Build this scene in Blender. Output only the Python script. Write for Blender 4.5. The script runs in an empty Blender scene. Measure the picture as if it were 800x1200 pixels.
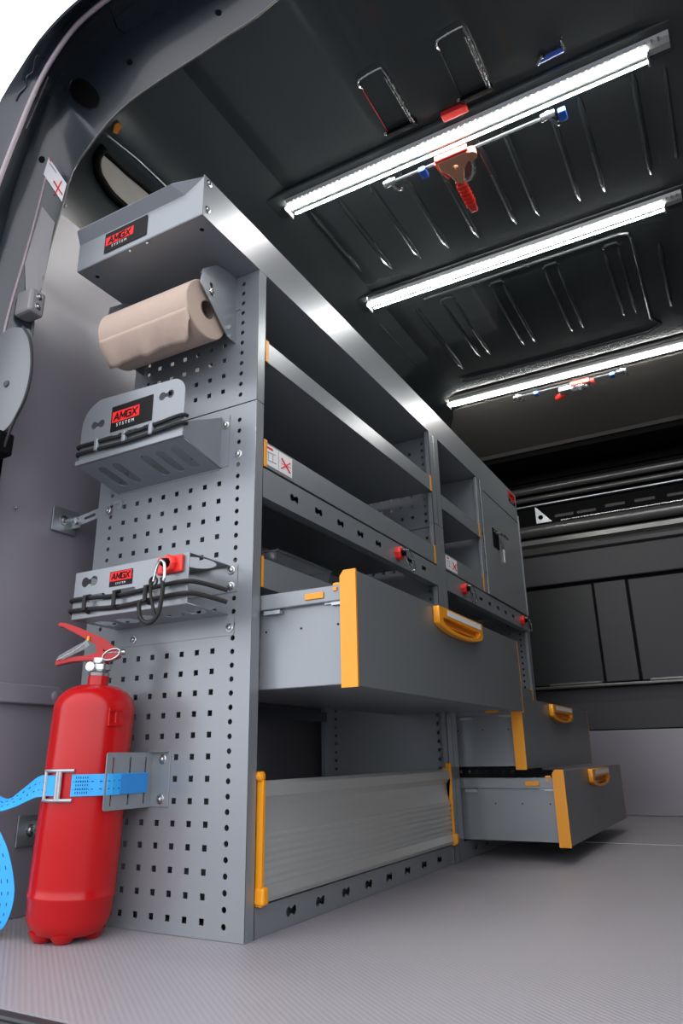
import bpy, bmesh, math, random
from mathutils import Vector, Matrix
from mathutils.bvhtree import BVHTree
random.seed(4)
S = bpy.context.scene
COL = S.collection
# ------------------------------------------------------------------ camera
CAM = Vector((0.801128, -1.093236, 0.292199))
AX = Vector((0.87319135, 0.48705801, -0.01764532))
AU = Vector((0.17289767, -0.2757125, 0.9455628))
AF = Vector((-0.4556789, 0.8287081, 0.32496097))
FPX = 832.9
cd = bpy.data.cameras.new('camera'); cam = bpy.data.objects.new('camera', cd); COL.objects.link(cam)
cd.sensor_width = 36; cd.lens = FPX / 1200 * 36; cd.clip_start = 0.02; cd.clip_end = 200
cam.matrix_world = Matrix(((AX[0], AU[0], -AF[0], CAM[0]), (AX[1], AU[1], -AF[1], CAM[1]), (AX[2], AU[2], -AF[2], CAM[2]), (0, 0, 0, 1)))
S.camera = cam
# ------------------------------------------------------------------ world, exposure
S.view_settings.view_transform = 'Standard'; S.view_settings.look = 'None'
S.view_settings.gamma = 1; S.view_settings.use_curve_mapping = False
S.view_settings.exposure = 0.0
w = bpy.data.worlds.new('overcast_sky'); S.world = w; w.use_nodes = True
bg = w.node_tree.nodes['Background']; bg.inputs[0].default_value = (0.93, 0.94, 1.0, 1); bg.inputs[1].default_value = 2.65
LAMP = 78.0

def ray(px, py): return (AF + AX * ((px - 400) / FPX) - AU * ((py - 600) / FPX))
def onY(px, py, v):
    d = ray(px, py); return CAM + d * ((v - CAM.y) / d.y)
def onX(px, py, v):
    d = ray(px, py); return CAM + d * ((v - CAM.x) / d.x)
def onZ(px, py, v):
    d = ray(px, py); return CAM + d * ((v - CAM.z) / d.z)

# ------------------------------------------------------------------ materials
def mat(name, col, rough=.5, metal=0., coat=0., emit=None, estr=0., alpha=1., trans=0., noise=None, spec=.5):
    m = bpy.data.materials.new(name); m.use_nodes = True
    nt = m.node_tree; b = nt.nodes['Principled BSDF']
    b.inputs['Base Color'].default_value = (*col, 1); b.inputs['Roughness'].default_value = rough
    b.inputs['Metallic'].default_value = metal; b.inputs['Coat Weight'].default_value = coat
    b.inputs['Specular IOR Level'].default_value = spec
    b.inputs['Coat Roughness'].default_value = .06
    b.inputs['Transmission Weight'].default_value = trans
    b.inputs['Alpha'].default_value = alpha
    if emit: b.inputs['Emission Color'].default_value = (*emit, 1); b.inputs['Emission Strength'].default_value = estr
    tc = nt.nodes.new('ShaderNodeTexCoord'); n = nt.nodes.new('ShaderNodeTexNoise')
    sc, amt, bump, rv = noise or (300, .06, .02, .06)
    n.inputs['Scale'].default_value = sc; n.inputs['Detail'].default_value = 3
    nt.links.new(tc.outputs['Object'], n.inputs['Vector'])
    mx = nt.nodes.new('ShaderNodeMix'); mx.data_type = 'RGBA'
    mx.inputs[6].default_value = (*[c * (1 - amt) for c in col], 1); mx.inputs[7].default_value = (*[min(1, c * (1 + amt)) for c in col], 1)
    nt.links.new(n.outputs['Fac'], mx.inputs[0]); nt.links.new(mx.outputs[2], b.inputs['Base Color'])
    if bump:
        bp = nt.nodes.new('ShaderNodeBump'); bp.inputs['Strength'].default_value = bump; bp.inputs['Distance'].default_value = .002
        nt.links.new(n.outputs['Fac'], bp.inputs['Height']); nt.links.new(bp.outputs[0], b.inputs['Normal'])
    if rv:
        mr = nt.nodes.new('ShaderNodeMapRange'); mr.inputs[3].default_value = max(.02, rough - rv); mr.inputs[4].default_value = rough + rv
        nt.links.new(n.outputs['Fac'], mr.inputs[0]); nt.links.new(mr.outputs[0], b.inputs['Roughness'])
    return m
M = {}
M['steel'] = mat('grey_powder_coat', (.235, .254, .27), .29, .3, noise=(200, .02, 0, .02))
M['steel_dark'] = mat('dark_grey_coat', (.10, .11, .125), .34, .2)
M['drawer'] = mat('drawer_front_grey', (.155, .166, .172), .36, .15)
M['alu'] = mat('ribbed_aluminium', (.52, .54, .52), .38, .5, noise=(200, .03, 0, .02))
M['chrome'] = mat('zinc_plated_steel', (.50, .51, .51), .26, 1., noise=(80, .12, .03, .1))
M['galv'] = mat('galvanised_bracket', (.42, .45, .47), .35, .8, noise=(60, .2, .03, .1))
M['orange'] = mat('orange_plastic', (.80, .31, .01), .38)
M['orange_dark'] = mat('deep_orange_plastic', (.72, .24, .01), .4)
M['red'] = mat('glossy_red_paint', (.43, .005, .006), .22, 0, 0, noise=(12, .06, .0, .02), spec=.38)
M['redplas'] = mat('red_plastic', (.75, .03, .02), .35)
M['black'] = mat('black_rubber', (.014, .014, .015), .5, spec=.3)
M['void'] = mat('black_plastic', (.004, .004, .0045), .6, spec=.08)
M['paper'] = mat('brown_paper', (.50, .385, .31), .9, noise=(60, .07, .15, .02))
M['cardboard'] = mat('dark_cardboard', (.12, .09, .07), .9)
M['roof'] = mat('glossy_van_paint', (.034, .042, .043), .2, 0, .7, noise=(3, .1, 0, .03))
M['liner'] = mat('roof_lining', (.17, .16, .145), .6, noise=(40, .1, .05, .05))
M['wall'] = mat('wall_lining', (.215, .20, .23), .30, 0, 0, noise=(500, .03, .01, .03), spec=.9)
M['dark'] = mat('dark_bulkhead', (.017, .0185, .02), .45)
M['dark2'] = mat('bulkhead_panel', (.037, .038, .043), .5)
M['rail'] = mat('glossy_grey_rail', (.13, .13, .125), .25, .4)
M['frame'] = mat('van_body_paint', (.016, .023, .030), .27, 0, .3, noise=(4, .1, 0, .04))
M['seal'] = mat('weather_strip', (.36, .30, .32), .35)
M['white'] = mat('white_print', (.78, .78, .78), .5)
M['redprint'] = mat('red_print', (.80, .02, .018), .5, spec=.2)
M['blackprint'] = mat('black_print', (.006, .006, .007), .5, spec=.15)
M['greyprint'] = mat('grey_print', (.25, .26, .28), .5)
M['beige'] = mat('beige_lining', (.50, .47, .41), .5)
M['blue'] = mat('blue_webbing', (.03, .36, .80), .6, noise=(900, .2, .2, .03))
M['bluestitch'] = mat('stitched_webbing', (.02, .22, .58), .7, noise=(700, .35, .4, .03))
M['bluedark'] = mat('blue_plastic', (.03, .13, .6), .4)
M['tan'] = mat('tan_metal', (.55, .27, .16), .4, .2)
M['asphalt'] = mat('asphalt_ground', (.20, .20, .22), .9, noise=(30, .3, .2, .03))
M['clear'] = mat('clear_plastic', (.8, .85, .88), .08, trans=.95)
M['trimgrey'] = mat('grey_trim_plastic', (.24, .235, .24), .5)
M['led'] = mat('led_diffuser', (.9, .9, .9), .4, emit=(1, .995, .965), estr=LAMP)

def floor_mat():
    m = mat('vinyl_floor', (.325, .305, .325), .42, noise=(700, .1, .06, .05))
    nt = m.node_tree; b = nt.nodes['Principled BSDF']; tc = nt.nodes['Texture Coordinate']
    mp = nt.nodes.new('ShaderNodeMapping'); mp.inputs['Rotation'].default_value = (0, 0, math.radians(38))
    wv = nt.nodes.new('ShaderNodeTexWave'); wv.inputs['Scale'].default_value = 95; wv.inputs['Distortion'].default_value = .25
    wv2 = nt.nodes.new('ShaderNodeTexWave'); wv2.bands_direction = 'Y'; wv2.inputs['Scale'].default_value = 40; wv2.inputs['Distortion'].default_value = .4
    nt.links.new(tc.outputs['Object'], mp.inputs[0]); nt.links.new(mp.outputs[0], wv.inputs[0]); nt.links.new(mp.outputs[0], wv2.inputs[0])
    mm = nt.nodes.new('ShaderNodeMath'); mm.operation = 'MULTIPLY'
    nt.links.new(wv.outputs['Fac'], mm.inputs[0]); nt.links.new(wv2.outputs['Fac'], mm.inputs[1])
    bp = [n for n in nt.nodes if n.type == 'BUMP'][0]; bp.inputs['Strength'].default_value = .5; bp.inputs['Distance'].default_value = .0012
    nt.links.new(mm.outputs[0], bp.inputs['Height'])
    old = b.inputs['Base Color'].links[0].from_socket
    mx = nt.nodes.new('ShaderNodeMix'); mx.data_type = 'RGBA'; mx.blend_type = 'MULTIPLY'; mx.inputs[0].default_value = .07
    nt.links.new(old, mx.inputs[6]); nt.links.new(mm.outputs[0], mx.inputs[7]); nt.links.new(mx.outputs[2], b.inputs['Base Color'])
    return m
M['floor'] = floor_mat()

# ------------------------------------------------------------------ object helpers
ORG = {}
def thing(name, label, cat, loc=(0, 0, 0), group=None):
    o = bpy.data.objects.new(name, None); COL.objects.link(o); o.location = loc; o.empty_display_size = .05
    o['label'] = label; o['category'] = cat
    if group: o['group'] = group
    ORG[o] = Vector(loc); return o
def obj(name, me, m, parent=None, label=None, loc=None):
    """link a mesh given in world coordinates, as a child of parent (its origin moved there)"""
    if isinstance(me, bmesh.types.BMesh):
        bm = me; bmesh.ops.recalc_face_normals(bm, faces=bm.faces)
        me = bpy.data.meshes.new(name); bm.to_mesh(me); bm.free()
    o = bpy.data.objects.new(name, me); COL.objects.link(o)
    me.materials.clear(); me.materials.append(M[m] if isinstance(m, str) else m)
    if parent is not None:
        o.parent = parent; me.transform(Matrix.Translation(-ORG[parent])); ORG[o] = ORG[parent]
    else:
        l = Vector(loc) if loc is not None else Vector((0, 0, 0))
        me.transform(Matrix.Translation(-l)); o.location = l; ORG[o] = l
    if label: o['label'] = label
    return o
def tag(o, label, cat, group=None):
    o['label'] = label; o['category'] = cat
    if group: o['group'] = group
    return o
def struct(name, me, m, parent=None):
    o = obj(name, me, m, parent)
    if parent is None: o['kind'] = 'structure'
    return o
def bbox(bm, x0, x1, y0, y1, z0, z1, bev=0):
    x0, x1 = min(x0, x1), max(x0, x1); y0, y1 = min(y0, y1), max(y0, y1); z0, z1 = min(z0, z1), max(z0, z1)
    mt = Matrix.Translation(((x0 + x1) / 2, (y0 + y1) / 2, (z0 + z1) / 2)) @ Matrix.Diagonal((x1 - x0, y1 - y0, z1 - z0, 1))
    r = bmesh.ops.create_cube(bm, size=1, matrix=mt)
    if bev:
        es = list({e for v in r['verts'] for e in v.link_edges})
        bmesh.ops.bevel(bm, geom=es, offset=bev, segments=2, affect='EDGES', profile=.5)
    return bm
def B(*a, bev=0): return bbox(bmesh.new(), *a, bev=bev)
def smooth(o, ang=40):
    me = o.data
    for p in me.polygons: p.use_smooth = True
    try: me.set_sharp_from_angle(angle=math.radians(ang))
    except Exception: pass
    return o
def frame(o, u, v):
    u = Vector(u).normalized(); v = Vector(v).normalized(); n = u.cross(v)
    o = Vector(o)
    return Matrix(((u[0], v[0], n[0], o[0]), (u[1], v[1], n[1], o[1]), (u[2], v[2], n[2], o[2]), (0, 0, 0, 1)))
def sheet(loops, t, mtx, bev=0):
    """flat sheet of thickness t: first loop the outline, the others holes"""
    cu = bpy.data.curves.new('s', 'CURVE'); cu.dimensions = '2D'; cu.fill_mode = 'BOTH'
    for lp in loops:
        sp = cu.splines.new('POLY'); sp.points.add(len(lp) - 1); sp.use_cyclic_u = True
        for i, q in enumerate(lp): sp.points[i].co = (q[0], q[1], 0, 1)
    cu.extrude = t / 2
    if bev: cu.bevel_depth = bev; cu.bevel_resolution = 1; cu.offset = -bev
    ob = bpy.data.objects.new('s', cu); me = bpy.data.meshes.new_from_object(ob)
    bpy.data.objects.remove(ob); bpy.data.curves.remove(cu)
    me.transform(mtx)
    return me
def circ(cx, cy, r, n=10, ry=None):
    ry = ry or r
    return [(cx + r * math.cos(2 * math.pi * i / n), cy + ry * math.sin(2 * math.pi * i / n)) for i in range(n)]
def sq(cx, cy, s): return [(cx - s, cy - s), (cx + s, cy - s), (cx + s, cy + s), (cx - s, cy + s)]
def rect(x0, x1, y0, y1): return [(x0, y0), (x1, y0), (x1, y1), (x0, y1)]
def rrect(x0, x1, y0, y1, r, n=5):
    out = []
    for cx, cy, a in ((x1 - r, y0 + r, -90), (x1 - r, y1 - r, 0), (x0 + r, y1 - r, 90), (x0 + r, y0 + r, 180)):
        for i in range(n + 1):
            t = math.radians(a + 90 * i / n); out.append((cx + r * math.cos(t), cy + r * math.sin(t)))
    return out
def dogbone(cx, cy, d=.0095, r=.0085, w=.0045):
    a0 = math.asin(w / r); pts = []
    for i in range(9):
        t = -math.pi + a0 + (2 * math.pi - 2 * a0) * i / 8; pts.append((cx + d + r * math.cos(t), cy + r * math.sin(t)))
    for i in range(9):
        t = a0 + (2 * math.pi - 2 * a0) * i / 8; pts.append((cx - d + r * math.cos(t), cy + r * math.sin(t)))
    return pts
def merge(*mes):
    bm = bmesh.new()
    for m_ in mes:
        if isinstance(m_, bmesh.types.BMesh):
            t = bpy.data.meshes.new('t'); m_.to_mesh(t); m_.free(); bm.from_mesh(t)
        else: bm.from_mesh(m_)
    return bm
def tube(pts, r, n=8, closed=False, bm=None, flat=None):
    bm = bm or bmesh.new(); pts = [Vector(p) for p in pts]; N = len(pts); rings = []; up = None
    for i, p in enumerate(pts):
        a = pts[(i - 1) % N] if (closed or i) else p; b = pts[(i + 1) % N] if (closed or i < N - 1) else p
        d = (b - a).normalized()
        if up is None: up = d.orthogonal().normalized()
        up = (up - d * up.dot(d)).normalized(); sd = d.cross(up)
        rr = r[i] if isinstance(r, (list, tuple)) else r
        rings.append([bm.verts.new(p + (up * math.cos(2 * math.pi * k / n) + sd * math.sin(2 * math.pi * k / n)) * rr) for k in range(n)])
    for i in range(N if closed else N - 1):
        A, C = rings[i], rings[(i + 1) % N]
        for k in range(n):
            bm.faces.new((A[k], A[(k + 1) % n], C[(k + 1) % n], C[k]))
    if not closed: bm.faces.new(rings[0][::-1]); bm.faces.new(rings[-1])
    return bm
def ribbon(pts, wid, wdirs, t=.0012):
    """flat band: pts along it, wdirs the width direction at each point"""
    bm = bmesh.new(); R = []
    N = len(pts)
    for i, p in enumerate(pts):
        p = Vector(p); d = (Vector(pts[min(i + 1, N - 1)]) - Vector(pts[max(i - 1, 0)])).normalized(); wv = Vector(wdirs[i]).normalized(); n = d.cross(wv).normalized()
        R.append([bm.verts.new(p + wv * wid / 2 * a + n * t * b) for a, b in ((-1, -1), (1, -1), (1, 1), (-1, 1))])
    for i in range(N - 1):
        for k in range(4): bm.faces.new((R[i][k], R[i][(k + 1) % 4], R[i + 1][(k + 1) % 4], R[i + 1][k]))
    bm.faces.new(R[0][::-1]); bm.faces.new(R[-1]); return bm
def smoothpath(pts, sub=6):
    P = [Vector(p) for p in pts]; out = []
    for i in range(len(P) - 1):
        p0 = P[max(i - 1, 0)]; p1 = P[i]; p2 = P[i + 1]; p3 = P[min(i + 2, len(P) - 1)]
        for k in range(sub):
            t = k / sub
            out.append(.5 * ((2 * p1) + (p2 - p0) * t + (2 * p0 - 5 * p1 + 4 * p2 - p3) * t * t + (3 * p1 - p0 - 3 * p2 + p3) * t ** 3))
    out.append(P[-1]); return out
def lathe(prof, o, ax=(0, 0, 1), n=32, bm=None):
    """prof = (r, h) pairs along ax"""
    bm = bm or bmesh.new(); ax = Vector(ax).normalized(); u = ax.orthogonal().normalized(); v = ax.cross(u); o = Vector(o); rings = []
    for r, h in prof:
        if r < 1e-5: rings.append([bm.verts.new(o + ax * h)])
        else: rings.append([bm.verts.new(o + ax * h + (u * math.cos(2 * math.pi * k / n) + v * math.sin(2 * math.pi * k / n)) * r) for k in range(n)])
    for A, C in zip(rings, rings[1:]):
        for k in range(n):
            k2 = (k + 1) % n
            if len(A) == 1 and len(C) == 1: continue
            if len(A) == 1: bm.faces.new((A[0], C[k2], C[k]))
            elif len(C) == 1: bm.faces.new((A[k], A[k2], C[0]))
            else: bm.faces.new((A[k], A[k2], C[k2], C[k]))
    return bm
def extr(prof, axis, a0, a1, plane):
    """extrude a closed 2D polygon; plane 'xz' along y, 'yz' along x, 'xy' along z"""
    bm = bmesh.new()
    def P(q, a): return {'xz': (q[0], a, q[1]), 'yz': (a, q[0], q[1]), 'xy': (q[0], q[1], a)}[plane]
    A = [bm.verts.new(P(q, a0)) for q in prof]; C = [bm.verts.new(P(q, a1)) for q in prof]; n = len(prof)
    for k in range(n): bm.faces.new((A[k], A[(k + 1) % n], C[(k + 1) % n], C[k]))
    bm.faces.new(A[::-1]); bm.faces.new(C); bmesh.ops.triangulate(bm, faces=[f for f in bm.faces if len(f.verts) > 4]); return bm
def band(line, t):
    """closed polygon of an open polyline thickened by t on its left side"""
    L = [Vector(p) for p in line]; off = []
    for i, p in enumerate(L):
        d = (L[min(i + 1, len(L) - 1)] - L[max(i - 1, 0)]).normalized(); off.append(p + Vector((-d.y, d.x)) * t)
    return [tuple(p) for p in L] + [tuple(p) for p in reversed(off)]
def text(s, h, mtx, t=.0004, bold=.0):
    cu = bpy.data.curves.new('t', 'FONT'); cu.body = s; cu.size = h / .72; cu.extrude = t; cu.align_x = 'CENTER'; cu.align_y = 'CENTER'; cu.offset = bold
    cu.resolution_u = 3
    ob = bpy.data.objects.new('t', cu); me = bpy.data.meshes.new_from_object(ob)
    bpy.data.objects.remove(ob); bpy.data.curves.remove(cu); me.transform(mtx); return me
def scr(parent, p, n, r=.0085, nm='screw'):
    """washer and domed screw head at p facing n"""
    n = Vector(n); bm = lathe([(0, 0), (r, 0), (r, .0012), (r * .93, .0016), (r * .62, .0016), (r * .62, .0022), (r * .5, .0045), (r * .2, .0056), (r * .15, .0035), (0, .0035)], p, n, 16)
    return smooth(obj(nm, bm, 'chrome', parent))
def tri(parent, verts, m, nm='sticker'): pass

# ------------------------------------------------------------------ setting: van body
WL = [(-.55, -.02), (-.57, .30), (-.572, 1.20), (-.55, 1.45), (-.505, 1.65), (-.43, 1.79), (-.33, 1.865), (-.15, 1.9)]
CX = .345
WR = [(2 * CX - a, b) for a, b in WL]
def densify(L, n=4):
    return [tuple(v) for v in smoothpath([(a, b, 0) for a, b in L], n)]
WLd = [(a, b) for a, b, _ in densify(WL)]; WRd = [(2 * CX - a, b) for a, b in WLd]
YF = 2.79
fl = struct('floor', B(-.60, 1.30, -.385, 3.0, -.03, 0), 'floor')
struct('seam_strip', B(-.45, 1.22, 1.635, 1.645, 0, .0012), 'galv', fl)
wl = struct('wall_left', extr(band(WLd, .02), 'y', -.19, 3.0, 'xz'), 'roof')
wr = struct('wall_right', extr(band(WRd[::-1], .02), 'y', -.19, 3.0, 'xz'), 'roof')
for o_ in (wl, wr): smooth(o_)
# inner lining sheets on both walls
def lining(sgn, z1):
    L = [q for q in WLd if -.05 < q[1] <= z1]
    L = [(a + .008, b) for a, b in L]; L[0] = (L[0][0], .001)
    if sgn > 0: L = [(2 * CX - a, b) for a, b in L][::-1]
    return extr(band(L, .007), 'y', -.185, YF, 'xz')
smooth(struct('lining_panel', lining(-1, 1.62), 'wall', wl)); smooth(struct('lining_panel', lining(1, 1.62), 'dark2', wr))
ce = struct('ceiling', B(-.17, 2 * CX + .17, -.19, 3.0, 1.9, 1.92), 'roof')
# ground outside
struct('ground', B(-30, 30, -30, 30, -.62, -.6), 'asphalt')

# ceiling ribs: pressed beads along the van
def bead(pts, r=.007): return tube([(a, b, 1.900) for a, b in pts], r, 8)
for x in (-.13, -.03, .078, .18, .284, .41, .483, .61, .683, .815, .889):
    y1 = .82 if x > -.1 else .78
    smooth(obj('rib', tube([(x, .43, 1.902), (x, .46, 1.8985), (x, y1 - .05, 1.8985), (x, y1, 1.902)], [.003, .009, .009, .002], 8), 'roof', ce))
for x in (-.21, -.05):
    smooth(obj('rib', tube([(x, 1.06, 1.902), (x, 1.09, 1.8985), (x, 1.52, 1.8985), (x, 1.6, 1.902)], [.003, .009, .009, .002], 8), 'roof', ce))
for x in (.07, .26, .455, .655):
    smooth(obj('rib', tube([(x - .025, 1.085, 1.9), (x - .015, 1.07, 1.8985), (x + .02, 1.07, 1.8985), (x + .03, 1.09, 1.9)], .005, 8), 'roof', ce))
    for dx in (-.022, .022):
        smooth(obj('rib', tube([(x + dx, 1.1, 1.902), (x + dx, 1.14, 1.8985), (x + dx, 1.48, 1.8985), (x + dx, 1.54, 1.902)], [.003, .007, .007, .002], 8), 'roof', ce))
smooth(obj('panel_bead', tube([(.0, 1.035, 1.899), (.69, 1.035, 1.899), (.715, 1.045, 1.899), (.722, 1.07, 1.899), (.722, 1.60, 1.899), (.75, 1.66, 1.899), (.70, 1.70, 1.899), (.05, 1.70, 1.899), (-.09, 1.69, 1.899)], .0065, 8), 'roof', ce))
for x in (.80, .93):
    smooth(obj('rib', tube([(x, 1.15, 1.902), (x, 1.18, 1.8985), (x, 1.50, 1.8985), (x, 1.56, 1.902)], [.003, .009, .009, .002], 8), 'roof', ce))
# rounded front roof lining
obj('roof_lining', extr([(1.93, 1.898), (1.93, 1.889), (2.0, 1.884), (2.45, 1.836), (2.475, 1.826), (2.49, 1.84), (2.49, 1.898)], 'x', -.36, 1.05, 'yz'), 'liner', ce)
obj('lining_backing', B(-.40, 1.09, 2.49, 2.78, 1.80, 1.899), 'void', ce)
for y in (.355, .93, 1.83):
    obj('roof_bow', B(-.26, .95, y - .035, y + .06, 1.889, 1.9, bev=.005), 'liner' if y > 1.5 else 'roof', ce)

# front bulkhead
wf = struct('wall_front', B(-.57, 1.26, YF, YF + .03, 0, 1.92), 'void')
obj('ledge', B(-.56, 1.25, YF - .06, YF, .600, .614, bev=.004), 'rail', wf)
obj('lower_panel', B(-.55, 1.24, YF - .012, YF, .001, .39, bev=.003), 'wall', wf)
obj('middle_panel', B(-.55, 1.24, YF - .006, YF, .395, .598, bev=.002), 'dark2', wf)
for a, b in ((-.54, -.235), (-.205, .172), (.186, .342), (.356, .80), (.82, 1.0), (1.02, 1.24)):
    obj('window_panel' if b - a > .2 else 'divider_strip', B(a, b, YF - (.004 if b - a > .2 else .012), YF, .625, 1.135, bev=.002), 'dark' if a < .1 else 'dark2', wf)
for a, b in ((-.10, .165), (.39, .80)):
    obj('sill_strip', B(a, b, YF - .02, YF - .004, .618, .630, bev=.003), 'rail', wf)
obj('top_panel', B(-.55, 1.24, YF - .03, YF, 1.15, 1.318, bev=.006), 'dark2', wf)
obj('lower_rail', extr([(YF - .03, 1.318), (YF - .05, 1.325), (YF - .055, 1.345), (YF - .045, 1.36), (YF - .07, 1.375), (YF - .07, 1.40), (YF - .04, 1.415), (YF, 1.415), (YF, 1.318)], 'x', -.55, 1.24, 'yz'), 'rail', wf)
obj('header_panel', B(-.55, 1.24, YF - .02, YF, 1.76, 1.9, bev=.005), 'void', wf)
obj('recess_panel', B(-.45, 1.14, YF - .01, YF, 1.50, 1.60), 'void', wf)
smooth(obj('tube_rail', tube([(-.55, YF - .05, 1.455), (1.24, YF - .05, 1.455)], .034, 20), 'rail', wf))
obj('lamp_reflection_strip', B(.07, 1.2, YF - .075, YF - .06, 1.488, 1.494, bev=.002), 'chrome', wf)  # chrome strip stands in for the lamp's reflection along the tube
for z, r in ((1.705, .022), (1.652, .015)):
    smooth(obj('upper_rail', tube([(-.55, YF - .03, z), (1.24, YF - .03, z)], r, 16), 'rail', wf))
obj('thin_rail', B(-.55, 1.24, YF - .035, YF, 1.608, 1.618, bev=.003), 'galv', wf)
for x in (.08, .20, .35, .50, .66):
    obj('slot', B(x - .05, x + .05, YF - .014, YF - .01, 1.53 + .01 * (x > .3), 1.545 + .01 * (x > .3)), 'dark2', wf)  # raised blocks stand in for shapes reflected in the dark recess
obj('gusset', sheet([[(0, 0), (.085, 0), (0, .10)], circ(.026, .032, .014, 10)], .003, frame((-.06, YF - .08, 1.49), (1, 0, 0), (0, 0, 1))), 'galv', wf)

# rear door frame: rails of the pressed body section, each at its own distance
def railpts(px, y, low=None):
    P = [onY(a, b, y) for a, b in px]
    P[0].x = P[0].x
    top = Vector((CX, y, P[0].z + .012)); P = [top] + P
    for x_, z_ in (low or ((-.552, .80), (-.556, -.1))): P.append(Vector((x_, y, z_)))
    return P
def resample(P, n):
    L = [0]
    for a, b in zip(P, P[1:]): L.append(L[-1] + (b - a).length)
    out = []
    for i in range(n):
        s = L[-1] * i / (n - 1); k = max(j for j in range(len(L)) if L[j] <= s + 1e-9); k = min(k, len(P) - 2)
        t = (s - L[k]) / max(1e-9, L[k + 1] - L[k]); out.append(P[k].lerp(P[k + 1], min(1, t)))
    return out
px0 = [(325, 0), (297, 25), (272, 40), (234, 66), (191, 93), (149, 123), (123, 149), (102, 178), (87, 198), (81, 217), (75, 238), (67, 264), (57, 300), (50, 336), (40, 370), (36, 436), (14, 498), (0, 520)]
px1 = [(173, 0), (135, 29), (108, 50), (88, 72), (72, 95), (60, 126), (45, 167), (27, 214), (20, 240), (8, 289), (0, 320)]
px2 = [(124, 0), (95, 23), (72, 52), (54, 81), (43, 101), (29, 135), (13, 175), (0, 209)]
px3 = [(90, 0), (67, 22), (45, 48), (29, 72), (13, 97), (0, 119)]
R0 = railpts(px0, -.20); R1 = railpts(px1, -.275, ((-.575, .9), (-.59, -.1))); R2 = railpts(px2, -.355, ((-.60, 1.0), (-.64, -.1))); R3 = railpts(px3, -.395, ((-.62, 1.2), (-.69, -.1)))
def inset(P, d, y):  # move a rail outward from the opening
    C0 = Vector((CX, 0, .9)); out = []
    for p in P:
        v = Vector((p.x - CX, 0, max(0, p.z - .9))); v = v.normalized() if v.length > 0 else v
        q = p + v * d; q.y = y; out.append(q)
    return out
NR = 70
rails = [inset(R0, .03, -.185), R0, [p + Vector((0, -.004, 0)) for p in R0], R1, inset(R1, .012, -.285), inset(R1, -.001, -.31), inset(R2, .014, -.345), R2, inset(R2, .02, -.362), inset(R3, -.002, -.392), R3, inset(R3, .03, -.38), inset(R3, .12, -.25), inset(R3, .22, .0)]
rails = [smoothpath(resample(r, 36), 2) for r in rails]
def loft(rails, mirror=True):
    bm = bmesh.new(); G = [[bm.verts.new(p) for p in r] for r in rails]
    G2 = [[v if i == 0 else bm.verts.new((2 * CX - v.co.x, v.co.y, v.co.z)) for i, v in enumerate(r)] for r in G] if mirror else []
    for H in (G, G2):
        for a, b in zip(H, H[1:]):
            for i in range(len(a) - 1): bm.faces.new((a[i], a[i + 1], b[i + 1], b[i]))
    return bm
tr = struct('trim_1', loft(rails), 'frame'); smooth(tr, 60)
md = tr.modifiers.new('t', 'SOLIDIFY'); md.thickness = .0015; md.offset = 0
bvF = BVHTree.FromPolygons([v.co.copy() for v in tr.data.vertices], [tuple(p.vertices) for p in tr.data.polygons])
def cast(px, py, bv, off=.001):
    h, n, i, d = bv.ray_cast(CAM, ray(px, py).normalized())
    if h is None: return None
    if n.dot(CAM - h) < 0: n = -n
    return h + n * off, n
def decal(px, bv, t, off=.0004):
    P = [cast(a, b, bv, off) for a, b in px]; P = [q for q in P if q]
    bm = bmesh.new(); n = sum((q[1] for q in P), Vector()).normalized()
    A = [bm.verts.new(q[0] + n * t) for q in P]; C = [bm.verts.new(q[0] - n * t) for q in P]
    c = sum((q[0] for q in P), Vector()) / len(P)
    cv = bm.verts.new(c + n * t); cw = bm.verts.new(c - n * t); k = len(P)
    for i in range(k):
        j = (i + 1) % k; bm.faces.new((A[i], A[j], cv)); bm.faces.new((C[j], C[i], cw)); bm.faces.new((A[i], C[i], C[j], A[j]))
    return bm
# rounded opening in the frame, small holes, weather strip, wavy sealant, seam lines
hole_px = [(81, 106), (84, 95), (93, 91), (104, 96), (114, 106), (118, 116), (115, 126), (105, 129), (95, 125), (86, 117)]
obj('frame_opening', decal(hole_px, bvF, .0015), 'void', tr)
smooth(obj('frame_opening_rim', tube([cast(a, b, bvF, .001)[0] for a, b in hole_px], .0016, 6, closed=True), 'frame', tr))
for a, b in ((152, 73), (256, 15), (49, 187)):
    obj('frame_hole', decal([(a + 4 * math.cos(i * .785), b + 4 * math.sin(i * .785)) for i in range(8)], bvF, .001), 'void', tr)
w_ = resample(R2, 40)
ws = smoothpath(w_, 3); full = ws[::-1] + [Vector((2 * CX - p.x, p.y, p.z)) for p in ws[1:]]
smooth(obj('weather_strip', tube(full, .0055, 10), 'seal', tr))
smooth(obj('sealant_bead', tube(smoothpath([cast(a, b, bvF, .001)[0] for a, b in ((53, 66), (42, 66), (38, 84), (31, 90), (30, 101), (22, 110), (19, 118))], 4), .002, 6), 'frame', tr))
smooth(obj('seam', tube([cast(a, b, bvF, .0005)[0] for a, b in ((133, 22), (137, 33), (147, 40))], .0012, 5), 'void', tr))
for pts in (((56, 90), (44, 118), (30, 150)),):
    q = [cast(a, b, bvF, .001) for a, b in pts]; smooth(obj('trim_line', tube([u[0] for u in q if u], .0018, 6), 'seal', tr))
e0 = smoothpath(resample(R0, 36), 2)
smooth(obj('edge_highlight', tube([p + Vector((0, -.003, 0)) for p in (e0[::-1] + [Vector((2 * CX - p.x, p.y, p.z)) for p in e0[1:]])], .0028, 8), 'rail', tr))  # lighter bead added to draw the highlight along the frame edge
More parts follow.
